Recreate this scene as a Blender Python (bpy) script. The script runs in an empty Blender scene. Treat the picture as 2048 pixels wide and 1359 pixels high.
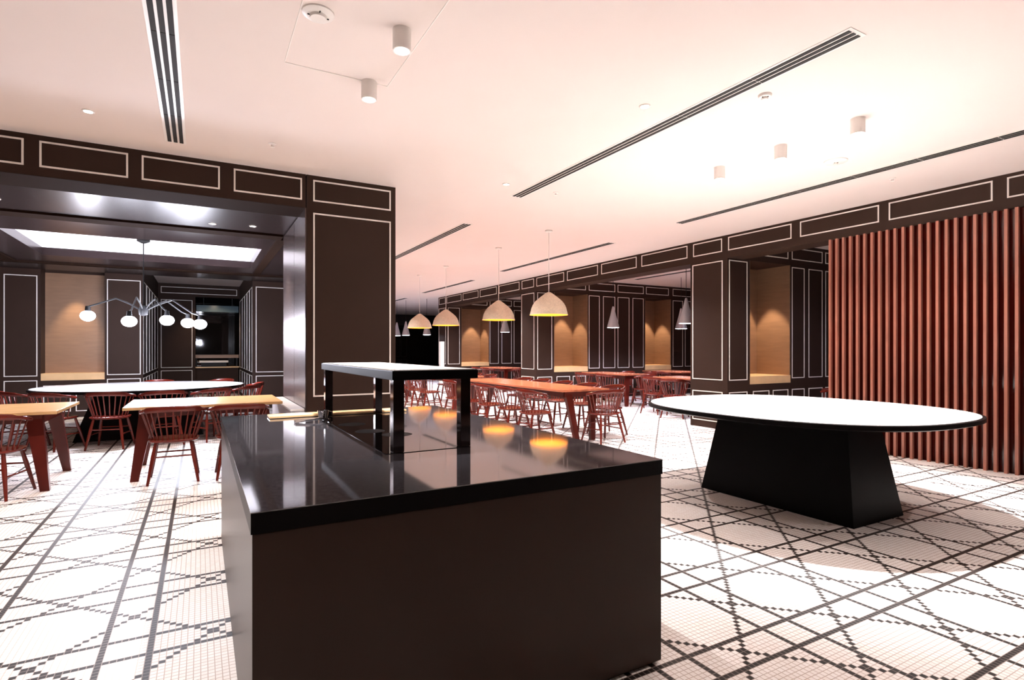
import bpy, bmesh, math, random
from mathutils import Vector, Matrix
random.seed(7)
S = bpy.context.scene
C = S.collection
PI = math.pi

# ------------------------------------------------------------------ camera
YAW = math.radians(29.34)
cd = bpy.data.cameras.new('camera'); cam = bpy.data.objects.new('camera', cd); C.objects.link(cam)
cd.sensor_width = 36; cd.sensor_fit = 'HORIZONTAL'; cd.lens = 36 * 1110 / 2048
cd.shift_x = 0; cd.shift_y = 19.5 / 2048; cd.clip_start = .05; cd.clip_end = 200
cam.location = (0, 0, 1.38); cam.rotation_euler = (PI / 2, 0, -YAW)
S.camera = cam

# ------------------------------------------------------------------ world and exposure
w = bpy.data.worlds.new('world'); S.world = w; w.use_nodes = True
bg = w.node_tree.nodes['Background']
bg.inputs[0].default_value = (1.0, .86, .80, 1); bg.inputs[1].default_value = .03
vs = S.view_settings
vs.view_transform = 'Standard'; vs.look = 'None'; vs.gamma = 1; vs.use_curve_mapping = False
vs.exposure = 0.93
CEIL = 3.34

def spot(name, loc, power, col=(1, .9, .84), ang=100, blend=.8, size=.05, aim=None, parent=None):
    l = bpy.data.lights.new(name, 'SPOT'); l.energy = power; l.color = col
    l.spot_size = math.radians(ang); l.spot_blend = blend; l.shadow_soft_size = size
    o = bpy.data.objects.new(name, l); C.objects.link(o); o.location = loc
    if aim is not None:
        d = Vector(aim) - Vector(loc); o.rotation_euler = d.to_track_quat('-Z', 'Y').to_euler()
    return o
def point(name, loc, power, col, size=.05):
    l = bpy.data.lights.new(name, 'POINT'); l.energy = power; l.color = col; l.shadow_soft_size = size
    o = bpy.data.objects.new(name, l); C.objects.link(o); o.location = loc
    return o

HALL = (1.0, .90, .84)
LILAC = (.78, .78, 1.0)
# lamps of the hall ceiling; those without a fixture built below are added fill
CANS = [(1.08, 3.3), (1.08, 4.06), (4.87, 2.67), (4.87, 3.39), (4.87, 4.11)]
DOWN_AND_FILL = [(-.8, 5.68), (3.12, 3.37), (3.16, 5.76), (-.8, 3.3), (-2.9, 3.4), (-2.9, 5.68), (6.9, 3.2), (6.9, 5.76),
        (3.16, 8.2), (3.16, 10.9), (3.16, 13.6), (3.16, 17.4), (6.95, 8.3), (6.95, 11.0), (6.95, 14.2), (6.95, 17.4),
        (-.8, .4), (3.12, .6), (5.6, .5), (-2.9, .4)]
for i, (x, y) in enumerate(CANS):
    spot('can_light', (x, y, CEIL - .15), 560 if x > 3 else 230, (1, .97, .97), 88 if x > 3 else 70, .7, .04, (x, y, 0))
for i, (x, y) in enumerate(DOWN_AND_FILL):
    pw = 45 if (x > 3 and y < 4) else (60 if y < 1 else (400 if y > 8 else 115))
    spot('down_and_fill_light', (x, y, CEIL - .02), pw, (1, .97, 1) if y > 8 else HALL, 120, .9, .05, (x, y, 0))
for x, y in ((-1.9, 7.85), (.14, 8.05), (.6, 7.95)):
    spot('soffit_light', (x, y, 2.96), 120, (1, .86, .78), 80, .8, .04, (x, y, 0))

# ------------------------------------------------------------------ materials
MATS = {}
def srgb(r, g, b):
    f = lambda c: (c / 255 / 12.92) if c / 255 <= .04045 else ((c / 255 + .055) / 1.055) ** 2.4
    return (f(r), f(g), f(b), 1)
def mat(name, col, rough=.5, metal=0, spec=.5, coat=0, emit=None, estr=0, noise=None, bump=0, coatr=.05):
    m = bpy.data.materials.new(name); m.use_nodes = True; nt = m.node_tree
    b = nt.nodes['Principled BSDF']
    b.inputs['Base Color'].default_value = col
    b.inputs['Roughness'].default_value = rough; b.inputs['Metallic'].default_value = metal
    b.inputs['Specular IOR Level'].default_value = spec
    b.inputs['Coat Weight'].default_value = coat; b.inputs['Coat Roughness'].default_value = coatr
    if emit:
        b.inputs['Emission Color'].default_value = emit; b.inputs['Emission Strength'].default_value = estr
    if noise:
        sc, stretch, amt = noise
        tc = nt.nodes.new('ShaderNodeTexCoord'); mp = nt.nodes.new('ShaderNodeMapping')
        mp.inputs['Scale'].default_value = stretch
        nz = nt.nodes.new('ShaderNodeTexNoise'); nz.inputs['Scale'].default_value = sc; nz.inputs['Detail'].default_value = 6
        rp = nt.nodes.new('ShaderNodeValToRGB')
        rp.color_ramp.elements[0].position = .3; rp.color_ramp.elements[1].position = .7
        rp.color_ramp.elements[0].color = tuple(c * (1 - amt) for c in col[:3]) + (1,)
        rp.color_ramp.elements[1].color = tuple(min(1, c * (1 + amt)) for c in col[:3]) + (1,)
        L = nt.links.new
        L(tc.outputs['Object'], mp.inputs[0]); L(mp.outputs[0], nz.inputs['Vector']); L(nz.outputs[0], rp.inputs[0])
        L(rp.outputs[0], b.inputs['Base Color'])
        if bump:
            bp = nt.nodes.new('ShaderNodeBump'); bp.inputs['Strength'].default_value = bump; bp.inputs['Distance'].default_value = .01
            L(nz.outputs[0], bp.inputs['Height']); L(bp.outputs[0], b.inputs['Normal'])
    MATS[name] = m
    return m
mat('ceiling_paint', srgb(224, 210, 203), .8, noise=(2, (1, 1, 1), .01))
mat('dark_panel', srgb(52, 36, 29), .62, spec=.15, noise=(1.5, (1, 1, 1), .08))
mat('white_molding', srgb(238, 230, 222), .4)
mat('soffit_lacquer', srgb(46, 36, 36), .27, metal=.2, spec=.1, noise=(1.5, (1, 1, 1), .05))
mat('lacquer', srgb(112, 96, 94), .26, metal=.6, noise=(1.5, (1, 1, 1), .05))
mat('brown_strip', srgb(38, 26, 20), .85, spec=.02)
mat('granite', (.034, .031, .035, 1), .06, noise=(60, (1, 1, 1), .5))
MATS['granite'].node_tree.nodes['Principled BSDF'].inputs['IOR'].default_value = 2.8
mat('counter_panel', srgb(46, 30, 22), .34, spec=.22, noise=(1.2, (1, 1, 1), .06))
mat('black_glass', (.006, .005, .005, 1), .03, spec=.6)
mat('black_lacquer', (.003, .002, .002, 1), .4, spec=.08)
mat('marble', srgb(240, 238, 236), .12, noise=(2.5, (1, .35, 1), .06))
mat('chrome_dark', (.24, .20, .19, 1), .08, metal=1)
mat('chrome', (.8, .8, .82, 1), .1, metal=1)
mat('niche_wood', srgb(138, 106, 82), .4, noise=(3, (1, 1, 6), .10))
mat('light_wood', srgb(232, 190, 140), .35, noise=(4, (1, 8, 1), .08))
mat('table_wood', srgb(182, 108, 78), .22, noise=(3, (8, 1, 1), .22))
mat('oak_top', srgb(214, 170, 118), .25, noise=(3, (1, 8, 1), .15))
mat('red_wood', srgb(84, 24, 16), .28, noise=(4, (1, 1, .3), .25))
mat('chair_wood', srgb(100, 32, 22), .25, noise=(5, (1, 1, .3), .2))
mat('slat_wood', srgb(166, 106, 88), .35, noise=(3, (3, 3, .2), .22))
mat('slat_back', srgb(60, 10, 5), .1)
mat('pendant_cream', srgb(226, 205, 180), .7, noise=(40, (1, 1, 1), .10), bump=.4)
mat('pendant_gold', srgb(250, 190, 70), .4)
mat('grey_metal', srgb(190, 186, 190), .35, metal=.2)
mat('black_metal', (.008, .008, .009, 1), .5, spec=.25)
mat('black_slot', (.01, .008, .007, 1), .8)
mat('white_metal', srgb(235, 228, 222), .4)
mat('teal_glass', srgb(92, 112, 120), .15)
mat('bulb_cool', (1, 1, 1, 1), .5, emit=(.85, .88, 1, 1), estr=9)
mat('bulb_warm', (1, .9, .6, 1), .5, emit=(1, .68, .22, 1), estr=40)
mat('lamp_glow', (1, 1, 1, 1), .5, emit=(1, .93, .86, 1), estr=25)
mat('cone_glow', (1, 1, 1, 1), .5, emit=(.9, .88, 1, 1), estr=14)
mat('skylight_glow', (1, 1, 1, 1), .5, emit=(.95, .88, 1, 1), estr=.52)
mat('chair_plastic', srgb(120, 42, 28), .3)
g = mat('clear_glass', (1, 1, 1, 1), .03); g.node_tree.nodes['Principled BSDF'].inputs['Transmission Weight'].default_value = 1

# mosaic floor
def floor_mat():
    m = bpy.data.materials.new('mosaic'); m.use_nodes = True; nt = m.node_tree; L = nt.links.new
    b = nt.nodes['Principled BSDF']; b.inputs['Roughness'].default_value = .5; b.inputs['Specular IOR Level'].default_value = .3
    tc = nt.nodes.new('ShaderNodeTexCoord'); sp = nt.nodes.new('ShaderNodeSeparateXYZ'); L(tc.outputs['Object'], sp.inputs[0])
    def M(op, a, c=None, d=None):
        n = nt.nodes.new('ShaderNodeMath'); n.operation = op
        for k, v in enumerate((a, c, d)):
            if v is None: continue
            if isinstance(v, (int, float)): n.inputs[k].default_value = v
            else: L(v, n.inputs[k])
        return n.outputs[0]
    t = .704 / 26
    u = M('DIVIDE', M('ADD', sp.outputs[0], .39 + t / 2 + 26 * t * 40), t)
    v = M('DIVIDE', M('ADD', sp.outputs[1], -1.60 + t / 2 + 26 * t * 40), t)
    i = M('FLOOR', u); j = M('FLOOR', v)
    fu = M('FRACT', u); fv = M('FRACT', v)
    eq = lambda a, k: M('COMPARE', M('MODULO', a, 26.0), float(k), .3)
    dk = None
    for c in (eq(i, 0), eq(i, 7), eq(j, 0), eq(j, 7), eq(M('ADD', M('SUBTRACT', j, i), 26.0 * 4000), 13), eq(M('ADD', i, j), 20)):
        dk = c if dk is None else M('MAXIMUM', dk, c)
    # grout
    gu = M('MAXIMUM', M('LESS_THAN', fu, .07), M('GREATER_THAN', fu, .93))
    gv = M('MAXIMUM', M('LESS_THAN', fv, .07), M('GREATER_THAN', fv, .93))
    gr = M('MAXIMUM', gu, gv)
    wn = nt.nodes.new('ShaderNodeTexWhiteNoise'); wn.noise_dimensions = '2D'
    cb = nt.nodes.new('ShaderNodeCombineXYZ'); L(i, cb.inputs[0]); L(j, cb.inputs[1]); L(cb.outputs[0], wn.inputs['Vector'])
    wr = nt.nodes.new('ShaderNodeMixRGB'); L(wn.outputs['Value'], wr.inputs[0])
    wr.inputs[1].default_value = srgb(246, 240, 236); wr.inputs[2].default_value = srgb(252, 248, 246)
    m1 = nt.nodes.new('ShaderNodeMixRGB'); L(dk, m1.inputs[0]); L(wr.outputs[0], m1.inputs[1]); m1.inputs[2].default_value = srgb(26, 17, 14)
    m2 = nt.nodes.new('ShaderNodeMixRGB'); L(M('MULTIPLY', gr, M('SUBTRACT', 1.0, M('MULTIPLY', dk, .6))), m2.inputs[0]); L(m1.outputs[0], m2.inputs[1]); m2.inputs[2].default_value = srgb(196, 180, 172)
    L(m2.outputs[0], b.inputs['Base Color'])
    MATS['mosaic'] = m
floor_mat()

# ------------------------------------------------------------------ helpers
def box(bm, x0, x1, y0, y1, z0, z1, bev=0):
    vs = [bm.verts.new((x, y, z)) for x in (x0, x1) for y in (y0, y1) for z in (z0, z1)]
    q = [(0, 1, 3, 2), (4, 6, 7, 5), (0, 4, 5, 1), (2, 3, 7, 6), (0, 2, 6, 4), (1, 5, 7, 3)]
    fs = [bm.faces.new([vs[i] for i in f]) for f in q]
    if bev:
        es = list({e for f in fs for e in f.edges})
        bmesh.ops.bevel(bm, geom=es, offset=bev, segments=2, affect='EDGES', profile=.7)
def tube(bm, p0, p1, r0, r1=None, n=10, cap=True):
    r1 = r0 if r1 is None else r1
    p0 = Vector(p0); p1 = Vector(p1); d = (p1 - p0).normalized()
    a = Vector((0, 0, 1)) if abs(d.z) < .9 else Vector((1, 0, 0))
    u = d.cross(a).normalized(); v = d.cross(u)
    A = [bm.verts.new(p0 + (u * math.cos(2 * PI * k / n) + v * math.sin(2 * PI * k / n)) * r0) for k in range(n)]
    B = [bm.verts.new(p1 + (u * math.cos(2 * PI * k / n) + v * math.sin(2 * PI * k / n)) * r1) for k in range(n)]
    for k in range(n): bm.faces.new((A[k], A[(k + 1) % n], B[(k + 1) % n], B[k]))
    if cap: bm.faces.new(A[::-1]); bm.faces.new(B)
def path(bm, pts, r, n=8):
    rings = []
    pts = [Vector(p) for p in pts]
    for k, p in enumerate(pts):
        d = (pts[min(k + 1, len(pts) - 1)] - pts[max(k - 1, 0)]).normalized()
        a = Vector((0, 0, 1)) if abs(d.z) < .9 else Vector((1, 0, 0))
        u = d.cross(a).normalized(); v = d.cross(u)
        rr = r[k] if isinstance(r, (list, tuple)) else r
        rings.append([bm.verts.new(p + (u * math.cos(2 * PI * q / n) + v * math.sin(2 * PI * q / n)) * rr) for q in range(n)])
    for A, B in zip(rings, rings[1:]):
        for k in range(n): bm.faces.new((A[k], A[(k + 1) % n], B[(k + 1) % n], B[k]))
    bm.faces.new(rings[0][::-1]); bm.faces.new(rings[-1])
def lathe(bm, prof, n=32, c=(0, 0, 0), close=False):
    rings = []
    for r, z in prof:
        if r < 1e-5: rings.append([bm.verts.new((c[0], c[1], c[2] + z))])
        else: rings.append([bm.verts.new((c[0] + r * math.cos(2 * PI * k / n), c[1] + r * math.sin(2 * PI * k / n), c[2] + z)) for k in range(n)])
    for A, B in zip(rings, rings[1:]):
        for k in range(n):
            k2 = (k + 1) % n
            if len(A) == 1 and len(B) == 1: continue
            if len(A) == 1: bm.faces.new((A[0], B[k], B[k2]))
            elif len(B) == 1: bm.faces.new((A[k], A[k2], B[0]))
            else: bm.faces.new((A[k], A[k2], B[k2], B[k]))
def sell(a, b, n, k=96, cx=0, cy=0):
    out = []
    for i in range(k):
        t = 2 * PI * i / k; c, s = math.cos(t), math.sin(t)
        out.append((cx + a * math.copysign(abs(c) ** (2 / n), c), cy + b * math.copysign(abs(s) ** (2 / n), s)))
    return out
def prism(bm, loops):
    """loops: list of (points2d, z); closed top and bottom"""
    rings = [[bm.verts.new((x, y, z)) for x, y in pts] for pts, z in loops]
    n = len(rings[0])
    for A, B in zip(rings, rings[1:]):
        for k in range(n): bm.faces.new((A[k], A[(k + 1) % n], B[(k + 1) % n], B[k]))
    bm.faces.new(rings[0][::-1]); bm.faces.new(rings[-1])
def build(name, bm, m, parent=None, smooth=False, loc=None, label=None):
    bmesh.ops.recalc_face_normals(bm, faces=bm.faces[:])
    me = bpy.data.meshes.new(name); bm.to_mesh(me); bm.free()
    me.materials.append(MATS[m])
    if smooth:
        for p in me.polygons: p.use_smooth = True
        me.set_sharp_from_angle(angle=math.radians(40)) if hasattr(me, 'set_sharp_from_angle') else None
    o = bpy.data.objects.new(name, me); C.objects.link(o)
    if parent is not None: o.parent = parent
    if loc: o.location = loc
    if label: o['label'] = label
    return o
def boxo(name, dims, m, parent=None, bev=0, **k):
    bm = bmesh.new(); box(bm, *dims, bev=bev); return build(name, bm, m, parent, **k)
def thing(name, label, cat, loc=(0, 0, 0), rz=0, group=None):
    o = bpy.data.objects.new(name, None); C.objects.link(o); o.empty_display_size = .1
    o.location = loc; o.rotation_euler = (0, 0, rz); o['label'] = label; o['category'] = cat
    if group: o['group'] = group
    return o
def tag(o, label, cat, group=None):
    o['label'] = label; o['category'] = cat
    if group: o['group'] = group
    return o
def struct(o): o['kind'] = 'structure'; return o
def dup(root, loc, rz=0, label=None, group=None):
    r = root.copy(); C.objects.link(r); r.location = loc; r.rotation_euler = (0, 0, rz)
    if label: r['label'] = label
    if group: r['group'] = group
    for ch in list(root.children):
        c = ch.copy(); C.objects.link(c); c.parent = r
        for g2 in ch.children:
            d = g2.copy(); C.objects.link(d); d.parent = c
    return r
first = {}
def place(key, maker, loc, rz, label, group=None):
    if key not in first:
        o = maker(); first[key] = o; o.location = loc; o.rotation_euler = (0, 0, rz); o['label'] = label
        if group: o['group'] = group
        return o
    return dup(first[key], loc, rz, label, group)

T = .016  # width of the white inlaid lines
def frame_y(par, x0, x1, z0, z1, y, s=-1):
    """rectangular white moulding on a wall facing s*Y"""
    bm = bmesh.new(); ya, yb = sorted((y, y + s * .007))
    box(bm, x0, x1, ya, yb, z0, z0 + T); box(bm, x0, x1, ya, yb, z1 - T, z1)
    box(bm, x0, x0 + T, ya, yb, z0 + T, z1 - T); box(bm, x1 - T, x1, ya, yb, z0 + T, z1 - T)
    return build('panel_molding', bm, 'white_molding', par, label='white rectangular inlay line')
def frame_x(par, y0, y1, z0, z1, x, s=-1):
    bm = bmesh.new(); xa, xb = sorted((x, x + s * .007))
    box(bm, xa, xb, y0, y1, z0, z0 + T); box(bm, xa, xb, y0, y1, z1 - T, z1)
    box(bm, xa, xb, y0, y0 + T, z0 + T, z1 - T); box(bm, xa, xb, y1 - T, y1, z0 + T, z1 - T)
    return build('panel_molding', bm, 'white_molding', par, label='white rectangular inlay line')

# ------------------------------------------------------------------ setting: floor, ceiling
struct(boxo('floor', (-8, 16, -5, 31, -.1, 0), 'mosaic'))
struct(boxo('ceiling', (-8, 16, -5, 31, CEIL, CEIL + .1), 'ceiling_paint'))
struct(boxo('wall_far', (-8, 16, 30, 30.2, 0, CEIL), 'black_glass'))
struct(boxo('wall_near', (-8, 16, -5.2, -5, 0, CEIL), 'dark_panel'))
struct(boxo('wall_left_near', (-8.2, -8, -5, 6.54, 0, CEIL), 'dark_panel'))
struct(boxo('wall_right', (14, 14.2, -5, 30, 0, CEIL), 'dark_panel'))
struct(boxo('wall_left', (-5.2, -5, 6.54, 30, 0, CEIL), 'dark_panel'))

# left bulkhead with its pier
bm = bmesh.new(); box(bm, -8, 1.03, 6.54, 7.05, 2.97, CEIL); box(bm, 1.04, 2.06, 6.54, 8.43, 0, CEIL)
wl = struct(build('wall_left_bulkhead', bm, 'dark_panel'))
for x0, x1 in ((-3.64, -2.98), (-2.87, -2.19), (-2.07, -1.39), (-1.28, -.61), (-.5, .18), (.31, .99), (1.11, 2.0)):
    frame_y(wl, x0, x1, 3.05, 3.29, 6.54)
frame_y(wl, 1.11, 2.0, .85, 2.92, 6.54); frame_y(wl, 1.11, 2.0, .12, .66, 6.54)
boxo('soffit_strip', (-8, 1.03, 6.545, 7.05, 2.966, 2.97), 'brown_strip', wl, label='matt brown underside')
# satin cladding on the alcove side of the pier, two sheets and a seam
bm = bmesh.new(); box(bm, 1.028, 1.04, 6.56, 7.40, 0, 2.97); box(bm, 1.028, 1.04, 7.415, 8.43, 0, 2.97)
build('side_cladding', bm, 'lacquer', wl, label='satin metallic sheets on the side of the pier')
# wall between hall and alcove behind the pier
struct(boxo('wall_divider', (1.98, 2.06, 8.43, 30, 0, CEIL), 'dark_panel'))

# alcove soffit with coffer and luminous panel
bm = bmesh.new()
SX0, SX1, SY0, SY1 = -2.33, .86, 9.72, 12.1
box(bm, -5, SX0, 7.05, 14.3, 2.99, 3.33); box(bm, SX1, 1.98, 7.05, 14.3, 2.99, 3.33)
box(bm, SX0, SX1, 7.05, SY0, 2.99, 3.33); box(bm, SX0, SX1, SY1, 14.3, 2.99, 3.33)
sf = struct(build('ceiling_alcove', bm, 'soffit_lacquer'))
bm = bmesh.new()
box(bm, -4.9, 1.02, 8.38, 8.66, 2.965, 2.99); box(bm, -4.9, 1.9, 13.0, 13.2, 2.965, 2.99); box(bm, .97, 1.1, 8.66, 13.0, 2.965, 2.99)
box(bm, -3.0, -2.87, 8.66, 13.0, 2.965, 2.99)
build('ceiling_batten', bm, 'brown_strip', sf, label='matt brown batten')
boxo('skylight_panel', (SX0, SX1, SY0, SY1, 3.12, 3.14), 'skylight_glow', sf, label='glowing lilac-white light panel')

# alcove back wall, Y = 14.3, with wooden niche and corridor opening
bm = bmesh.new()
Y0 = 14.3
box(bm, -5, -2.78, Y0, Y0 + .5, 0, CEIL); box(bm, -1.74, -1.07, Y0, Y0 + 4.9, 0, CEIL)
box(bm, -2.78, -1.74, Y0, Y0 + .5, 0, .76); box(bm, -2.78, -1.74, Y0 + .4, Y0 + .5, .76, CEIL)
box(bm, 1.07, 1.98, Y0, Y0 + 4.9, 0, CEIL)
wb = struct(build('wall_alcove_back', bm, 'dark_panel'))
for x0, x1 in ((-4.0, -3.47), (-3.34, -2.83), (-1.70, -1.11), (1.14, 1.9)):
    frame_y(wb, x0, x1, .85, 2.86, Y0); frame_y(wb, x0, x1, .12, .77, Y0)
for x0, x1 in ((-2.74, -2.3), (-2.22, -1.78)): frame_y(wb, x0, x1, .12, .66, Y0)
for y0, y1 in ((14.4, 15.1), (15.25, 15.95), (16.1, 16.8), (16.95, 17.8), (17.95, 19.0)):
    frame_x(wb, y0, y1, .85, 2.86, -1.07, 1); frame_x(wb, y0, y1, .85, 2.86, 1.07, -1)
    frame_x(wb, y0, y1, .12, .77, -1.07, 1); frame_x(wb, y0, y1, .12, .77, 1.07, -1)
boxo('niche_lining', (-2.78, -1.74, Y0 + .37, Y0 + .4, .9, 2.97), 'niche_wood', wb, label='warm wood back of the wall niche')
boxo('niche_ledge', (-2.78, -1.74, Y0 + .01, Y0 + .4, .76, .9), 'light_wood', wb, label='pale wood ledge')
# end of the corridor
bm = bmesh.new(); box(bm, -1.07, -.12, 19.2, 19.4, 0, CEIL); box(bm, -.12, 1.07, 19.2, 19.4, 2.97, CEIL)
we = struct(build('wall_corridor_end', bm, 'dark_panel'))
frame_y(we, -1.0, -.2, .85, 2.86, 19.2); frame_y(we, -1.0, 1.0, 3.05, 3.24, 19.2); frame_y(we, -1.0, -.2, .12, .77, 19.2)
struct(boxo('wall_bar_back', (-1.5, 2.4, 20.6, 20.7, 0, CEIL), 'black_glass'))

# right bulkhead
BX = 7.85
bm = bmesh.new(); box(bm, BX, BX + .4, -5, 19.6, 2.95, CEIL)
wr = struct(build('wall_right_bulkhead', bm, 'dark_panel'))
fr = [(-.83, .26), (.4, 1.47), (1.6, 2.69), (2.82, 3.91), (4.03, 5.14), (5.28, 6.44)]
for k in range(2):
    s = 6.19 * k
    fr += [(6.57 + s, 7.21 + s), (7.35 + s, 8.57 + s), (8.72 + s, 9.87 + s), (10.0 + s, 11.2 + s), (11.34 + s, 12.62 + s)]
fr += [(18.95, 19.55)]
for y0, y1 in fr: frame_x(wr, y0, y1, 3.07, 3.30, BX)

# three cross walls with columns and niches
def cross_wall(name, Y, second, x1=14.0):
    bm = bmesh.new(); D = .82; N = .74
    box(bm, BX + .003, 8.43, Y, Y + D, 0, CEIL)
    box(bm, 8.43, 9.58, Y, Y + D, 0, .77); box(bm, 8.43, 9.58, Y + N, Y + D, .77, CEIL); box(bm, 8.43, 9.58, Y, Y + N, 2.95, CEIL)
    if second:
        box(bm, 9.58, 11.72, Y, Y + D, 0, CEIL)
        box(bm, 11.72, 12.8, Y, Y + D, 0, .77); box(bm, 11.72, 12.8, Y + N, Y + D, .77, CEIL); box(bm, 11.72, 12.8, Y, Y + N, 2.95, CEIL)
        box(bm, 12.8, x1, Y, Y + D, 0, CEIL)
    else: box(bm, 9.58, x1, Y, Y + D, 0, CEIL)
    wq = struct(build(name, bm, 'dark_panel'))
    n = [(8.43, 9.58)] + ([(11.72, 12.8)] if second else [])
    for a, b in n:
        bm = bmesh.new(); box(bm, a, b, Y + N - .03, Y + N, .91, 2.95); box(bm, a, a + .02, Y + .01, Y + N - .03, .91, 2.95); box(bm, b - .02, b, Y + .01, Y + N - .03, .91, 2.95)
        build('niche_lining', bm, 'niche_wood', wq, label='warm wood lining of the wall niche')
        bm = bmesh.new(); box(bm, a, b, Y + .005, Y + N, .77, .91)
        build('niche_ledge', bm, 'light_wood', wq, label='pale wood ledge')
        h = (a + b) / 2
        frame_y(wq, a + .08, h - .05, .14, .65, Y); frame_y(wq, h + .05, b - .08, .14, .65, Y)
    for a, b in ((7.89, 8.36), (9.61, 9.99), (10.12, 10.56), (10.66, 11.1), (11.23, 11.66), (12.87, 13.3), (13.4, 13.85)):
        if not second and a > 11.3: pass
        frame_y(wq, a, b, .85, 2.92, Y); frame_y(wq, a, b, .14, .65, Y)
    for a, b in ((8.45, 9.5), (9.61, 10.56), (10.66, 11.66), (11.76, 12.69), (12.87, 13.85)): frame_y(wq, a, b, 3.06, 3.28, Y)
    frame_x(wq, Y + .1, Y + D - .05, .85, 2.92, BX + .003); frame_x(wq, Y + .1, Y + D - .05, .12, .65, BX + .003)
    for a, b in n:
        spot('niche_light', (b - .42, Y + .36, 2.92), 130, (1, .76, .52), 56, .3, .03, (b - .42, Y + .36, .9))
    return wq
cross_wall('wall_cross_near', 6.46, False)
cross_wall('wall_cross_middle', 12.65, True)
cross_wall('wall_cross_far', 18.82, False, 11.5)
spot('niche_light', (-2.26, 14.35, 2.92), 80, (1, .78, .5), 56, .6, .03, (-2.26, 14.5, .9))

# ------------------------------------------------------------------ slatted screen
sc = thing('slat_screen', 'tall dark red wooden slatted screen reaching from floor to bulkhead behind the marble table', 'screen', (BX, 3.0, 0))
boxo('backing_panel', (.05, .09, -1.6, 1.72, 0, 2.95), 'slat_back', sc, label='glossy dark red panel behind the slats')
k = 0; y = 1.68
sl = None
while y > -1.6:
    if sl is None:
        sl = boxo('slat', (-.025, .02, -.0155, .0155, .0, 2.948), 'slat_wood', sc, bev=.002); sl.location = (0, y, 0)
    else:
        c = sl.copy(); C.objects.link(c); c.parent = sc; c.location = (0, y, 0)
    y -= .0945

# ------------------------------------------------------------------ ceiling fittings
def make_can():
    t = thing('ceiling_spotlight', '', 'ceiling light')
    bm = bmesh.new(); lathe(bm, [(0, 0), (.056, 0), (.056, -.13), (.046, -.13), (.044, -.115), (0, -.115)], 32)
    build('housing', bm, 'white_metal', t, smooth=True)
    bm = bmesh.new(); lathe(bm, [(0, -.117), (.042, -.117), (.03, -.128), (0, -.133)], 24)
    build('lens', bm, 'lamp_glow', t, smooth=True, label='glowing lens')
    return t
for (x, y), lab in zip(CANS, ('white cylinder spotlight on the ceiling, nearer of the pair above the counter',
                              'white cylinder spotlight on the ceiling, further of the pair above the counter',
                              'nearest of three white cylinder spotlights above the white oval table',
                              'middle one of three white cylinder spotlights above the white oval table',
                              'furthest of three white cylinder spotlights above the white oval table')):
    place('can', make_can, (x, y, CEIL), 0, lab, 'cylinder spotlights on the ceiling')
def make_down():
    t = thing('recessed_downlight', '', 'ceiling light')
    bm = bmesh.new(); lathe(bm, [(.03, -.001), (.045, -.001), (.045, -.006), (.032, -.008), (.03, -.001)], 24)
    build('trim_ring', bm, 'white_metal', t, smooth=True)
    bm = bmesh.new(); lathe(bm, [(0, -.002), (.03, -.002), (.028, -.004), (0, -.005)], 20)
    build('lens', bm, 'lamp_glow', t, smooth=True, label='glowing lens')
    return t
dl = {(-.8, 5.68): 'small recessed downlight in the ceiling left of the black air grille, near the dark bulkhead',
      (3.12, 3.37): 'small recessed downlight left of the long ceiling grille, midway along it',
      (3.16, 5.76): 'small recessed downlight beside the far end of the long ceiling grille'}
for x, y in DOWN_AND_FILL:
    if y < 1: continue
    if (x, y) in dl: place('down', make_down, (x, y, CEIL), 0, dl[(x, y)], 'recessed hall downlights')
for x, y, l in ((-1.9, 7.85, 'tiny recessed downlight at the left edge of the glossy dark alcove soffit'),
                (.14, 8.05, 'tiny recessed downlight in the glossy dark soffit, left of the pair near the pier'),
                (.6, 7.95, 'tiny recessed downlight in the glossy dark soffit, closest to the pier')):
    place('down', make_down, (x, y, 2.99), 0, l, 'downlights in the alcove soffit')

def grille(x, y0, y1, label):
    t = thing('air_grille', label, 'air vent', (x, (y0 + y1) / 2, CEIL), 0, 'long slotted ceiling grilles')
    h = (y1 - y0) / 2
    boxo('grille_frame', (-.085, .085, -h - .02, h + .02, -.004, 0), 'white_metal', t)
    for k in (-1, 0, 1):
        bm = bmesh.new(); n = max(1, round(2 * h / .7)); s = 2 * h / n
        for q in range(n): box(bm, k * .048 - .0155, k * .048 + .0155, -h + q * s + .004, -h + (q + 1) * s - .004, -.008, -.003)
        build('slot', bm, 'black_slot', t, label='black slot')
grille(-.2, 1.95, 6.12, 'long black three-slot air grille in the ceiling above the left floor')
grille(3.53, 1.95, 6.16, 'long black three-slot air grille crossing the middle of the ceiling')
grille(3.63, 7.87, 11.9, 'slotted ceiling grille just right of the dark pier')
grille(6.46, 1.6, 6.22, 'long slotted ceiling grille beside the bulkhead above the slatted screen')
grille(6.57, 7.97, 12.2, 'slotted ceiling grille behind the nearest dome pendant')
grille(6.7, 14.16, 18.14, 'slotted ceiling grille above the furthest dome pendants')
grille(6.8, 20.3, 24, 'furthest slotted ceiling grille near the dark end of the hall')
grille(10.6, 8.2, 11.8, 'slotted ceiling grille in the white ceiling of the right alcove')

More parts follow.
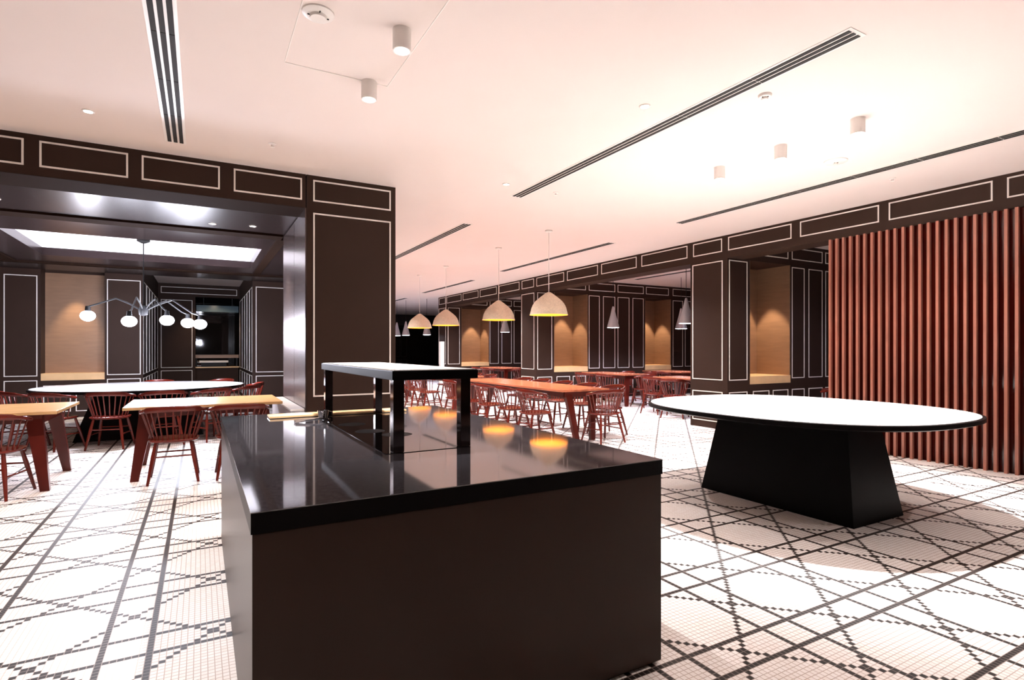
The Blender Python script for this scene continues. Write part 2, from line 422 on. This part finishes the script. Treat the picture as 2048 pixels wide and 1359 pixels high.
def disc(name, x, y, label, cat, r=.09, mid=.05):
    t = thing(name, label, cat, (x, y, CEIL))
    bm = bmesh.new(); lathe(bm, [(0, 0), (r, 0), (r, -.008), (r * .85, -.018), (mid, -.02), (mid * .9, -.035), (0, -.04)], 32)
    build('cover', bm, 'white_metal', t, smooth=True)
    for a in range(4):
        c, s = math.cos(a * PI / 2), math.sin(a * PI / 2); bm = bmesh.new()
        tube(bm, (c * mid * .95, s * mid * .95, -.022), (c * mid * 1.2, s * mid * 1.2, -.022), .004, n=6); build('vent_slot', bm, 'black_slot', t)
disc('smoke_detector', .6, 3.37, 'round white smoke detector on the ceiling left of the cylinder spotlights', 'smoke detector')
disc('smoke_detector', 3.79, 2.77, 'small round white detector beside the long ceiling grille', 'smoke detector', .05, .025)
disc('ceiling_speaker', 5.76, 3.38, 'round white speaker in the brightest part of the ceiling beside the slotted grille', 'speaker', .11, .02)
for x, y, l in ((.6, 5.72, 'tiny white sprinkler in the ceiling between the left grille and the pier'), (3.87, 5.77, 'tiny white sprinkler near the far end of the long grille'),
                (6.9, 3.4, 'tiny white sprinkler near the bulkhead above the screen')):
    bm = bmesh.new(); lathe(bm, [(0, 0), (.035, 0), (.035, -.006), (.012, -.012), (.008, -.03), (.02, -.032), (.02, -.035), (0, -.036)], 16)
    tag(build('sprinkler', bm, 'white_metal', smooth=True, loc=(x, y, CEIL)), l, 'sprinkler')
bm = bmesh.new()
hx0, hx1, hy0, hy1 = .50, 1.22, 2.7, 4.06
for a in ((hx0, hx1, hy1 - .006, hy1), (hx0, hx0 + .006, hy0, hy1), (hx1 - .006, hx1, hy0, hy1), (hx0, hx1, hy0, hy0 + .006)): box(bm, *a, CEIL - .003, CEIL + .0)
tag(build('access_hatch', bm, 'white_metal'), 'faint square outline of an access hatch around the cylinder spotlights', 'access hatch')

# ------------------------------------------------------------------ pendants
def make_dome():
    t = thing('dome_pendant', '', 'pendant lamp')
    z0 = 1.95
    out = [(.318, 0), (.312, .012), (.302, .05), (.288, .11), (.262, .17), (.222, .225), (.165, .275), (.1, .325), (.055, .358), (.03, .372)]
    bm = bmesh.new(); lathe(bm, [(r, z0 + z) for r, z in out] + [(0, z0 + .376)], 40)
    build('shade', bm, 'pendant_cream', t, smooth=True, label='cream textured dome shade')
    inn = [(.316, .001), (.305, .012), (.295, .05), (.28, .11), (.254, .168), (.214, .22), (.158, .268), (.09, .31), (0, .33)]
    bm = bmesh.new(); lathe(bm, [(r, z0 + z) for r, z in inn], 40)
    build('inner_lining', bm, 'pendant_gold', t, smooth=True, label='golden yellow inside')
    bm = bmesh.new(); lathe(bm, [(0, z0 + .06), (.05, z0 + .075), (.07, z0 + .12), (.05, z0 + .17), (.025, z0 + .21), (.02, z0 + .3)], 20)
    build('bulb', bm, 'bulb_warm', t, smooth=True, label='warm glowing bulb')
    bm = bmesh.new(); tube(bm, (0, 0, z0 + .37), (0, 0, CEIL - .02), .006, n=8); build('cable', bm, 'white_metal', t)
    bm = bmesh.new(); lathe(bm, [(0, CEIL), (.06, CEIL), (.06, CEIL - .02), (.02, CEIL - .035), (0, CEIL - .035)], 24); build('ceiling_rose', bm, 'white_metal', t, smooth=True)
    return t
for y, l in ((7.66, 'large cream dome pendant, nearest of the row over the long tables'), (9.42, 'large cream dome pendant, second nearest of the row over the long tables'),
             (12.11, 'cream dome pendant, third nearest in the row, seen against the dark hall end'), (13.9, 'cream dome pendant, fourth in the row, left of the third'),
             (17.4, 'distant cream dome pendant half hidden behind the edge of the pier')):
    place('dome', make_dome, (5.0 + (.03 if y > 10 else 0), y, 0), 0, l, 'cream dome pendants over the long tables')
    spot('pendant_light', (5.0, y, 2.0), 40, (1, .8, .5), 130, .6, .08, (5.0, y, 0))
def make_cone():
    t = thing('cone_pendant', '', 'pendant lamp')
    z0 = 1.95
    bm = bmesh.new(); lathe(bm, [(.158, z0), (.155, z0 + .02), (.12, z0 + .16), (.07, z0 + .34), (.035, z0 + .5), (.02, z0 + .55), (0, z0 + .555)], 28)
    build('shade', bm, 'grey_metal', t, smooth=True, label='grey metal cone shade')
    bm = bmesh.new(); lathe(bm, [(0, z0 - .004), (.13, z0 - .002), (.148, z0 + .012), (.13, z0 + .06), (0, z0 + .07)], 28); build('diffuser', bm, 'cone_glow', t, smooth=True, label='glowing white diffuser')
    bm = bmesh.new(); tube(bm, (0, 0, z0 + .54), (0, 0, CEIL), .006, n=8); build('cable', bm, 'black_metal', t)
    return t
for x, y, l in ((9.33, 11.25, 'grey cone pendant in the right alcove, in front of the white-lined wall panels'),
                (11.38, 10.88, 'grey cone pendant beside the big right column, lower and left of its neighbour'),
                (9.2, 8.65, 'grey cone pendant half cut by the edge of the big right column'),
                (8.66, 15.87, 'small grey cone pendant under the second nearest cream dome pendant'),
                (7.6, 20.2, 'small grey cone pendant in the dark hall end, just left of the far wall corner'),
                (7.1, 21.2, 'small grey cone pendant in the dark hall end, below the fourth dome'),
                (7.05, 22.2, 'small grey cone pendant in the dark hall end beside the pier')):
    place('cone', make_cone, (x, y, 0), 0, l, 'grey cone pendants')
    spot('cone_light', (x, y, 1.93), 120, LILAC, 150, .6, .1, (x, y, 0))
for x, y in ((9.6, 17.3), (12, 8.6), (9.2, 4.6)):
    spot('alcove_light', (x, y, 3.3), 90, LILAC, 140, .8, .06, (x, y, 0))

# chandelier over the oval table in the left alcove
HZ = 1.98
ch = thing('chandelier', 'black branching chandelier with clear glass globes and bright bulbs above the white oval table', 'chandelier', (-.78, 10.5, 0))
bm = bmesh.new(); lathe(bm, [(0, 3.12), (.09, 3.12), (.09, 3.09), (.03, 3.06), (0, 3.06)], 24); build('ceiling_rose', bm, 'black_metal', ch, smooth=True)
bm = bmesh.new(); tube(bm, (0, 0, 3.07), (0, 0, HZ), .008, n=8); build('rod', bm, 'black_metal', ch)
bm = bmesh.new(); lathe(bm, [(0, HZ + .1), (.05, HZ + .09), (.07, HZ + .02), (.06, HZ - .05), (0, HZ - .07)], 20); build('hub', bm, 'black_metal', ch, smooth=True)
arms = [(-.72, .1, 1.90), (-.13, -.6, 1.80), (.33, -.3, 1.84), (.6, .3, 1.83), (.78, -.05, 1.80)]
for dx, dy, z in arms:
    bm = bmesh.new()
    mid = (dx * .5, dy * .5, HZ + .2)
    path(bm, [(0, 0, HZ), (dx * .25, dy * .25, HZ + .12), mid, (dx * .85, dy * .85, z + .18), (dx, dy, z + .14)], .012, 8)
    a = build('arm', bm, 'black_metal', ch, smooth=True)
    bm = bmesh.new(); tube(bm, (dx, dy, z + .15), (dx, dy, z + .06), .03, .04, n=14); build('socket', bm, 'black_metal', a)
    bm = bmesh.new(); bmesh.ops.create_uvsphere(bm, u_segments=20, v_segments=12, radius=.10, matrix=Matrix.Translation((dx, dy, z)) @ Matrix.Scale(.8, 4, (0, 0, 1)))
    build('bulb', bm, 'bulb_cool', a, smooth=True, label='bright cool white bulb')
for dx, dy, z in arms[:5]:
    point('chandelier_light', (-.78 + dx, 10.5 + dy, z - .12), 78, (.84, .86, 1), .07)

# ------------------------------------------------------------------ foreground counter
ct = thing('buffet_counter', 'big dark counter in the foreground with a polished black stone top', 'counter', (.95, 3.15, 0))
cx0, cx1, cy0, cy1 = -.82, .82, -1.35, 1.35
boxo('worktop', (cx0, cx1, cy0, cy1, .897, .9), 'granite', ct, label='polished black stone worktop')
boxo('worktop_edge', (cx0, cx1, cy0, cy1, .835, .897), 'black_lacquer', ct, label='thick matt black edge')
boxo('body', (cx0 + .004, cx1 - .004, cy0 + .004, cy1 - .004, .02, .835), 'counter_panel', ct, bev=.003, label='satin dark brown side panels')
boxo('inlay', (-.21, .22, -.65, .93, .9, .9025), 'black_glass', ct, label='glossy black glass inlay')
for x, y in ((-.08, .1), (.02, -.1), (-.1, .45)):
    bm = bmesh.new(); lathe(bm, [(0, .904), (.075, .904), (.085, .9025)], 24, (x, y, 0)); build('burner_ring', bm, 'black_metal', ct)
bm = bmesh.new(); box(bm, cx0 + .03, cx1 - .03, cy0 + .03, cy1 - .03, 0, .02); build('plinth', bm, 'black_metal', ct)

# raised shelf standing on the counter
rs = thing('raised_shelf', 'small raised shelf with white marble top and polished square legs on the black counter', 'shelf', (.98, 3.33, .9035))
boxo('marble_top', (-.2, .215, -.83, .86, .3785, .382), 'marble', rs, label='white marble surface')
boxo('shelf_slab', (-.21, .225, -.84, .87, .335, .3785), 'black_lacquer', rs, bev=.002, label='thick black edge')
for x, y in ((-.175, -.80), (.165, -.80), (-.175, .80), (.185, .80)):
    boxo('leg', (x - .026, x + .026, y - .026, y + .026, 0, .335), 'chrome_dark', rs, bev=.002)

bd = boxo('wooden_board', (.42, 1.40, 4.165, 4.33, .9035, .917), 'light_wood', bev=.003)
tag(bd, 'long narrow pale wooden board lying across the back of the black counter', 'board')
tp = thing('serving_tongs', 'shiny metal serving utensils lying on the counter behind the raised shelf', 'tongs', (.66, 3.86, .903))
for s in (-1, 1):
    bm = bmesh.new(); path(bm, [(-.12, s * .03, .006), (-.05, s * .024, .014), (.04, s * .016, .018), (.1, s * .004, .008)], [.009, .007, .006, .006], 8)
    build('tong_arm', bm, 'chrome', tp, smooth=True)
bm = bmesh.new(); tube(bm, (.1, -.012, .01), (.1, .012, .01), .009, n=10); build('hinge', bm, 'chrome', tp)
cp = thing('metal_cup', 'small shiny metal cup at the back of the counter by the raised shelf leg', 'cup', (.74, 3.98, .903))
bm = bmesh.new(); lathe(bm, [(0, 0), (.03, 0), (.038, .06), (.035, .06), (.028, .004), (0, .004)], 20); build('cup_body', bm, 'chrome', cp, smooth=True)
bm = bmesh.new(); path(bm, [(.037, 0, .05), (.06, 0, .045), (.06, 0, .02), (.033, 0, .015)], .004, 8); build('handle', bm, 'chrome', cp, smooth=True)

# ------------------------------------------------------------------ marble buffet tables
def trapezoid(bm, bx0, bx1, by0, by1, tx0, tx1, ty0, ty1, z0, z1):
    prism(bm, [([(bx0, by0), (bx1, by0), (bx1, by1), (bx0, by1)], z0), ([(tx0, ty0), (tx1, ty0), (tx1, ty1), (tx0, ty1)], z1)])
def oval_table(label, x, y, a, b, n, H, base):
    t = thing('oval_table', label, 'table', (x, y, 0))
    th = .045
    bm = bmesh.new(); prism(bm, [(sell(a - .03, b - .03, n), H - th), (sell(a, b, n), H - th + .012), (sell(a, b, n), H - .002), (sell(a - .02, b - .02, n), H - .001)])
    build('table_rim', bm, 'black_lacquer', t, smooth=True, label='black edge')
    bm = bmesh.new(); prism(bm, [(sell(a - .025, b - .025, n), H - .004), (sell(a - .025, b - .025, n), H + .0015)])
    build('tabletop', bm, 'marble', t, label='white marble top')
    bw, bl, tw, tl, ox = base
    bm = bmesh.new(); trapezoid(bm, ox - bw, ox + bw, -bl, bl, ox - tw, ox + tw, -tl, tl, 0, H - th)
    build('pedestal', bm, 'black_lacquer', t, label='tapered black box base')
    return t
oval_table('large white marble oval table on a tapered black base in front of the slatted screen', 4.78, 3.18, 1.15, 1.32, 2.45, .86, (.365, .745, .23, .62, -.03))
oval_table('wide white oval table on a black base under the chandelier in the left alcove', -.8, 11.1, 1.5, 1.35, 2.1, .78, (.85, .75, .6, .55, 0))

# ------------------------------------------------------------------ wooden tables
def table(label, x0, x1, y0, y1, top='table_wood', group=None, H=.78, leg=(.14, .075), inx=.1, iny=.06, rz=0):
    cx, cy = (x0 + x1) / 2, (y0 + y1) / 2; hx, hy = (x1 - x0) / 2, (y1 - y0) / 2
    t = thing('dining_table', label, 'table', (cx, cy, 0), rz, group)
    boxo('tabletop', (-hx, hx, -hy, hy, H - .03, H), top, t, bev=.004)
    bm = bmesh.new()
    ix, iy = hx - .14, hy - .14
    box(bm, -ix, ix, -iy - .012, -iy + .012, H - .12, H - .03); box(bm, -ix, ix, iy - .012, iy + .012, H - .12, H - .03)
    box(bm, -ix - .012, -ix + .012, -iy + .012, iy - .012, H - .12, H - .03); box(bm, ix - .012, ix + .012, -iy + .012, iy - .012, H - .12, H - .03)
    build('apron', bm, 'red_wood', t)
    for sx in (-1, 1):
        for sy in (-1, 1):
            tx, ty = sx * (ix - .07), sy * (iy - .03); fx, fy = sx * (hx - inx), sy * (hy - iny)
            w0, w1 = leg[0] / 2, leg[1] / 2
            bm = bmesh.new()
            prism(bm, [([(fx - w1, fy - .03), (fx + w1, fy - .03), (fx + w1, fy + .03), (fx - w1, fy + .03)], 0),
                       ([(tx - w0, ty - .035), (tx + w0, ty - .035), (tx + w0, ty + .035), (tx - w0, ty + .035)], H - .03)])
            build('leg', bm, 'red_wood', t)
    return t
table('pale-topped wooden table at the left edge, on splayed dark red legs', -3.0, -1.22, 6.92, 8.08, 'oak_top')
table('pale-topped wooden table between the left table and the pier, on splayed dark red legs', -.7, .84, 6.95, 8.05, 'oak_top')
table('long red-brown communal table under the two nearest dome pendants', 4.66, 5.55, 6.78, 10.5, leg=(.12, .08), inx=.3, iny=.05)
table('long red-brown communal table under the third and fourth dome pendants', 4.75, 5.65, 11.35, 14.8, inx=.2)
table('furthest long red-brown communal table in the hall', 4.75, 5.65, 15.9, 19.2, inx=.2)
table('red-brown table in the right alcove under the cone pendant before the white-lined panels', 8.95, 9.75, 10.35, 12.1)
table('red-brown table deep in the right alcove under the lower left cone pendant', 11.2, 12.2, 10.7, 12.2)
table('pale red-brown table in the right alcove, partly behind the big right column', 8.85, 9.65, 8.1, 9.3)
table('small red-brown table in the furthest right alcove under the small cone pendant', 8.6, 9.5, 15.9, 17.6)

# ------------------------------------------------------------------ chairs
def make_chair():
    t = thing('spindle_chair', '', 'chair')
    SH = .45
    # seat, sits facing +Y
    pts = []
    for k in range(40):
        a = 2 * PI * k / 40; c, s = math.cos(a), math.sin(a)
        pts.append((.235 * math.copysign(abs(c) ** .8, c), .225 * math.copysign(abs(s) ** .75, s)))
    bm = bmesh.new(); sc = lambda f: [(x * f, y * f) for x, y in pts]
    prism(bm, [(sc(.9), SH - .035), (sc(1), SH - .02), (sc(1), SH - .004), (sc(.96), SH), (sc(.7), SH - .008), (sc(.2), SH - .012)])
    build('seat', bm, 'chair_wood', t, smooth=True)
    # bent top rail
    def rail(a):
        x = .285 * math.sin(a); y = -.01 - .27 * math.cos(a)
        return x, y
    z_at = lambda a: .775 - .055 * (abs(a) / 1.65) ** 2
    A = [(-1.68 + 3.36 * k / 28) for k in range(29)]
    bm = bmesh.new(); rings = []
    for a in A:
        x, y = rail(a); d = Vector((math.sin(a), -math.cos(a), 0)); z = z_at(a); h = .028 if abs(a) < 1.0 else .018; w = .014 if abs(a) < 1.3 else .024
        P0 = Vector((x, y, z))
        rings.append([bm.verts.new(P0 + d * u * w + Vector((0, 0, v * h))) for u, v in ((-1, -.6), (-.6, -1), (.6, -1), (1, -.6), (1, .6), (.6, 1), (-.6, 1), (-1, .6))])
    for R1, R2 in zip(rings, rings[1:]):
        for k in range(8): bm.faces.new((R1[k], R1[(k + 1) % 8], R2[(k + 1) % 8], R2[k]))
    bm.faces.new(rings[0][::-1]); bm.faces.new(rings[-1])
    build('top_rail', bm, 'chair_wood', t, smooth=True)
    for k in range(13):
        a = -1.5 + 3.0 * k / 12
        x, y = rail(a); bx, by = .20 * math.sin(a * .98), -.0 - .19 * math.cos(a * .98)
        bm = bmesh.new(); tube(bm, (bx, by, SH - .01), (x, y, z_at(a) - .02), .0085, .0075, n=7, cap=False)
        build('spindle', bm, 'chair_wood', t, smooth=True)
    F = {}
    for sx in (-1, 1):
        for sy in (-1, 1):
            top = Vector((sx * .155, sy * .14, SH - .02)); foot = Vector((sx * .225, sy * .235, 0)); F[sx, sy] = (top, foot)
            bm = bmesh.new(); m1 = top.lerp(foot, .35)
            path(bm, [top, m1, foot], [.015, .021, .013], 10); build('leg', bm, 'chair_wood', t, smooth=True)
    at = lambda k, f: F[k][0].lerp(F[k][1], f)
    for sx in (-1, 1):
        bm = bmesh.new(); tube(bm, at((sx, -1), .52), at((sx, 1), .52), .010, n=8); build('stretcher', bm, 'chair_wood', t, smooth=True)
    for sy in (-1, 1):
        bm = bmesh.new(); tube(bm, at((-1, sy), .36), at((1, sy), .36), .009, n=8); build('stretcher', bm, 'chair_wood', t, smooth=True)
    return t
def chair(x, y, face, label, group):
    """face: degrees, direction the sitter looks (0 = +Y, 90 = -X)"""
    place('chair', make_chair, (x, y, 0), math.radians(face), 'red spindle-back armchair, ' + label, group)
g1 = 'chairs at the pale left tables'
chair(-1.70, 6.94, -14, 'at the near side of the table by the left picture edge', g1)
chair(-.24, 6.92, 0, 'under the near side of the table by the pier, in full view', g1)
chair(.38, 6.86, 0, 'under the table by the pier, half hidden by the black counter', g1)
g2 = 'chairs round the white oval table in the left alcove'
for x, y, l in ((-1.1, 9.62, 'largest of those at the alcove oval table'),
                (-1.75, 9.85, 'alcove oval table, directly left of the largest one'),
                (-2.2, 10.35, 'alcove oval table, furthest left'),
                (-.47, 9.55, 'alcove oval table, right of the largest one, above the pale table edge'),
                (.14, 9.72, 'alcove oval table, second along its right side'),
                (.6, 10.25, 'alcove oval table, third along its right side'),
                (.72, 10.97, 'alcove oval table, at its right tip'),
                (-.7, 12.6, 'far side of the alcove oval table, in the middle'),
                (.3, 12.4, 'far side of the alcove oval table, by its right end')):
    a = math.degrees(math.atan2(-(-.8 - x), 11.1 - y))
    chair(x, y, a, l, g2)
g3 = 'chairs at the nearest communal table'
for k, y in enumerate((7.15, 7.85, 8.6, 9.35, 10.05)):
    n = ('nearest', 'second', 'third', 'fourth', 'last')[k]
    chair(4.42, y, -90, n + ' along the left side of the nearest communal table', g3)
    chair(5.80, y, 90, n + ' along the far right side of the nearest communal table', g3)
chair(5.28, 6.6, 0, 'at the near end of the nearest communal table', g3)
g4 = 'chairs at the middle communal table'
for k, y in enumerate((11.8, 12.6, 13.4, 14.2)):
    n = ('nearest', 'second', 'third', 'last')[k]
    chair(4.5, y, -90, n + ' along the left side of the middle communal table', g4)
    chair(5.9, y, 90, n + ' along the right side of the middle communal table', g4)
g5 = 'chairs at the furthest communal table'
for k, y in enumerate((16.4, 17.3, 18.2)):
    n = ('nearest', 'middle', 'last')[k]
    chair(4.5, y, -90, n + ' along the left side of the furthest communal table', g5)
    chair(5.9, y, 90, n + ' along the right side of the furthest communal table', g5)
g6 = 'chairs in the right alcoves'
for x, y, f, l in ((8.72, 10.75, -90, 'left side near end of the alcove table before white-lined panels'),
                   (8.72, 11.6, -90, 'left side far end of the alcove table before white-lined panels'),
                   (9.98, 10.75, 90, 'right side near end of the alcove table before white-lined panels'),
                   (9.98, 11.6, 90, 'right side far end of the alcove table before white-lined panels'),
                   (9.35, 10.12, 0, 'at the near end of the alcove table before white-lined panels'),
                   (8.6, 8.95, -80, 'left side of the alcove table beside the big right column'),
                   (8.45, 8.25, -60, 'closest to the big right column, turned towards the alcove table'),
                   (9.3, 7.85, 0, 'mostly hidden behind the big right column'),
                   (11.0, 11.2, -90, 'left side of the table deep in the right alcove'),
                   (11.7, 10.45, 0, 'near end of the table deep in the right alcove'),
                   (8.35, 16.3, -90, 'near left side of the small table in the furthest alcove'),
                   (8.35, 17.1, -90, 'far left side of the small table in the furthest alcove'),
                   (9.05, 15.6, 0, 'near end of the small table in the furthest alcove'),
                   (9.75, 16.6, 90, 'right side of the small table in the furthest alcove'),
                   (8.75, 5.35, 30, 'behind the left end of the slatted screen')):
    chair(x, y, f, l, g6)

# ------------------------------------------------------------------ side objects
lg = thing('side_ledge', 'low grey stone-topped ledge along the foot of the satin pier side', 'ledge', (.94, 7.4, 0))
boxo('ledge_top', (-.07, .08, -.85, 1.0, .70, .72), 'marble', lg, bev=.002); boxo('ledge_body', (-.06, .08, -.84, .99, 0, .70), 'grey_metal', lg)
bc = thing('bar_counter', 'dark bar counter with an orange wooden shelf at the end of the left corridor', 'counter', (.48, 19.9, 0))
boxo('counter_body', (-.6, .58, -.3, .3, 0, .82), 'dark_panel', bc)
boxo('counter_top', (-.62, .6, -.34, .34, .82, .85), 'light_wood', bc)
boxo('wooden_shelf', (-.62, .6, -.1, .25, 1.12, 1.22), 'niche_wood', bc)
for s in (-.58, .55): boxo('shelf_post', (s - .02, s + .02, -.05, .2, .85, 1.12), 'black_metal', bc)
boxo('white_tray', (-.5, .3, -.2, .1, .98, 1.04), 'white_metal', bc)
boxo('tray_support', (-.45, .25, -.1, .05, .85, .98), 'black_metal', bc)
gc = boxo('glass_canopy', (-.1, 1.06, 19.5, 20.5, 2.55, 2.75), 'teal_glass')
for x in (.1, .9): boxo('hanger', (x - .01, x + .01, 19.9, 19.92, 2.75, CEIL), 'black_metal', gc)
tag(gc, 'grey-green glass canopy above the bar at the end of the left corridor', 'canopy')
wp = boxo('white_post', (7.46, 7.60, 18.45, 18.59, 0, 1.67), 'white_metal', bev=.004); tag(wp, 'slim white post standing beside the far wall corner', 'post')
spot('bar_light', (.4, 18.2, 2.9), 40, (1, .75, .5), 90, .6, .05, (.4, 19.8, 1))
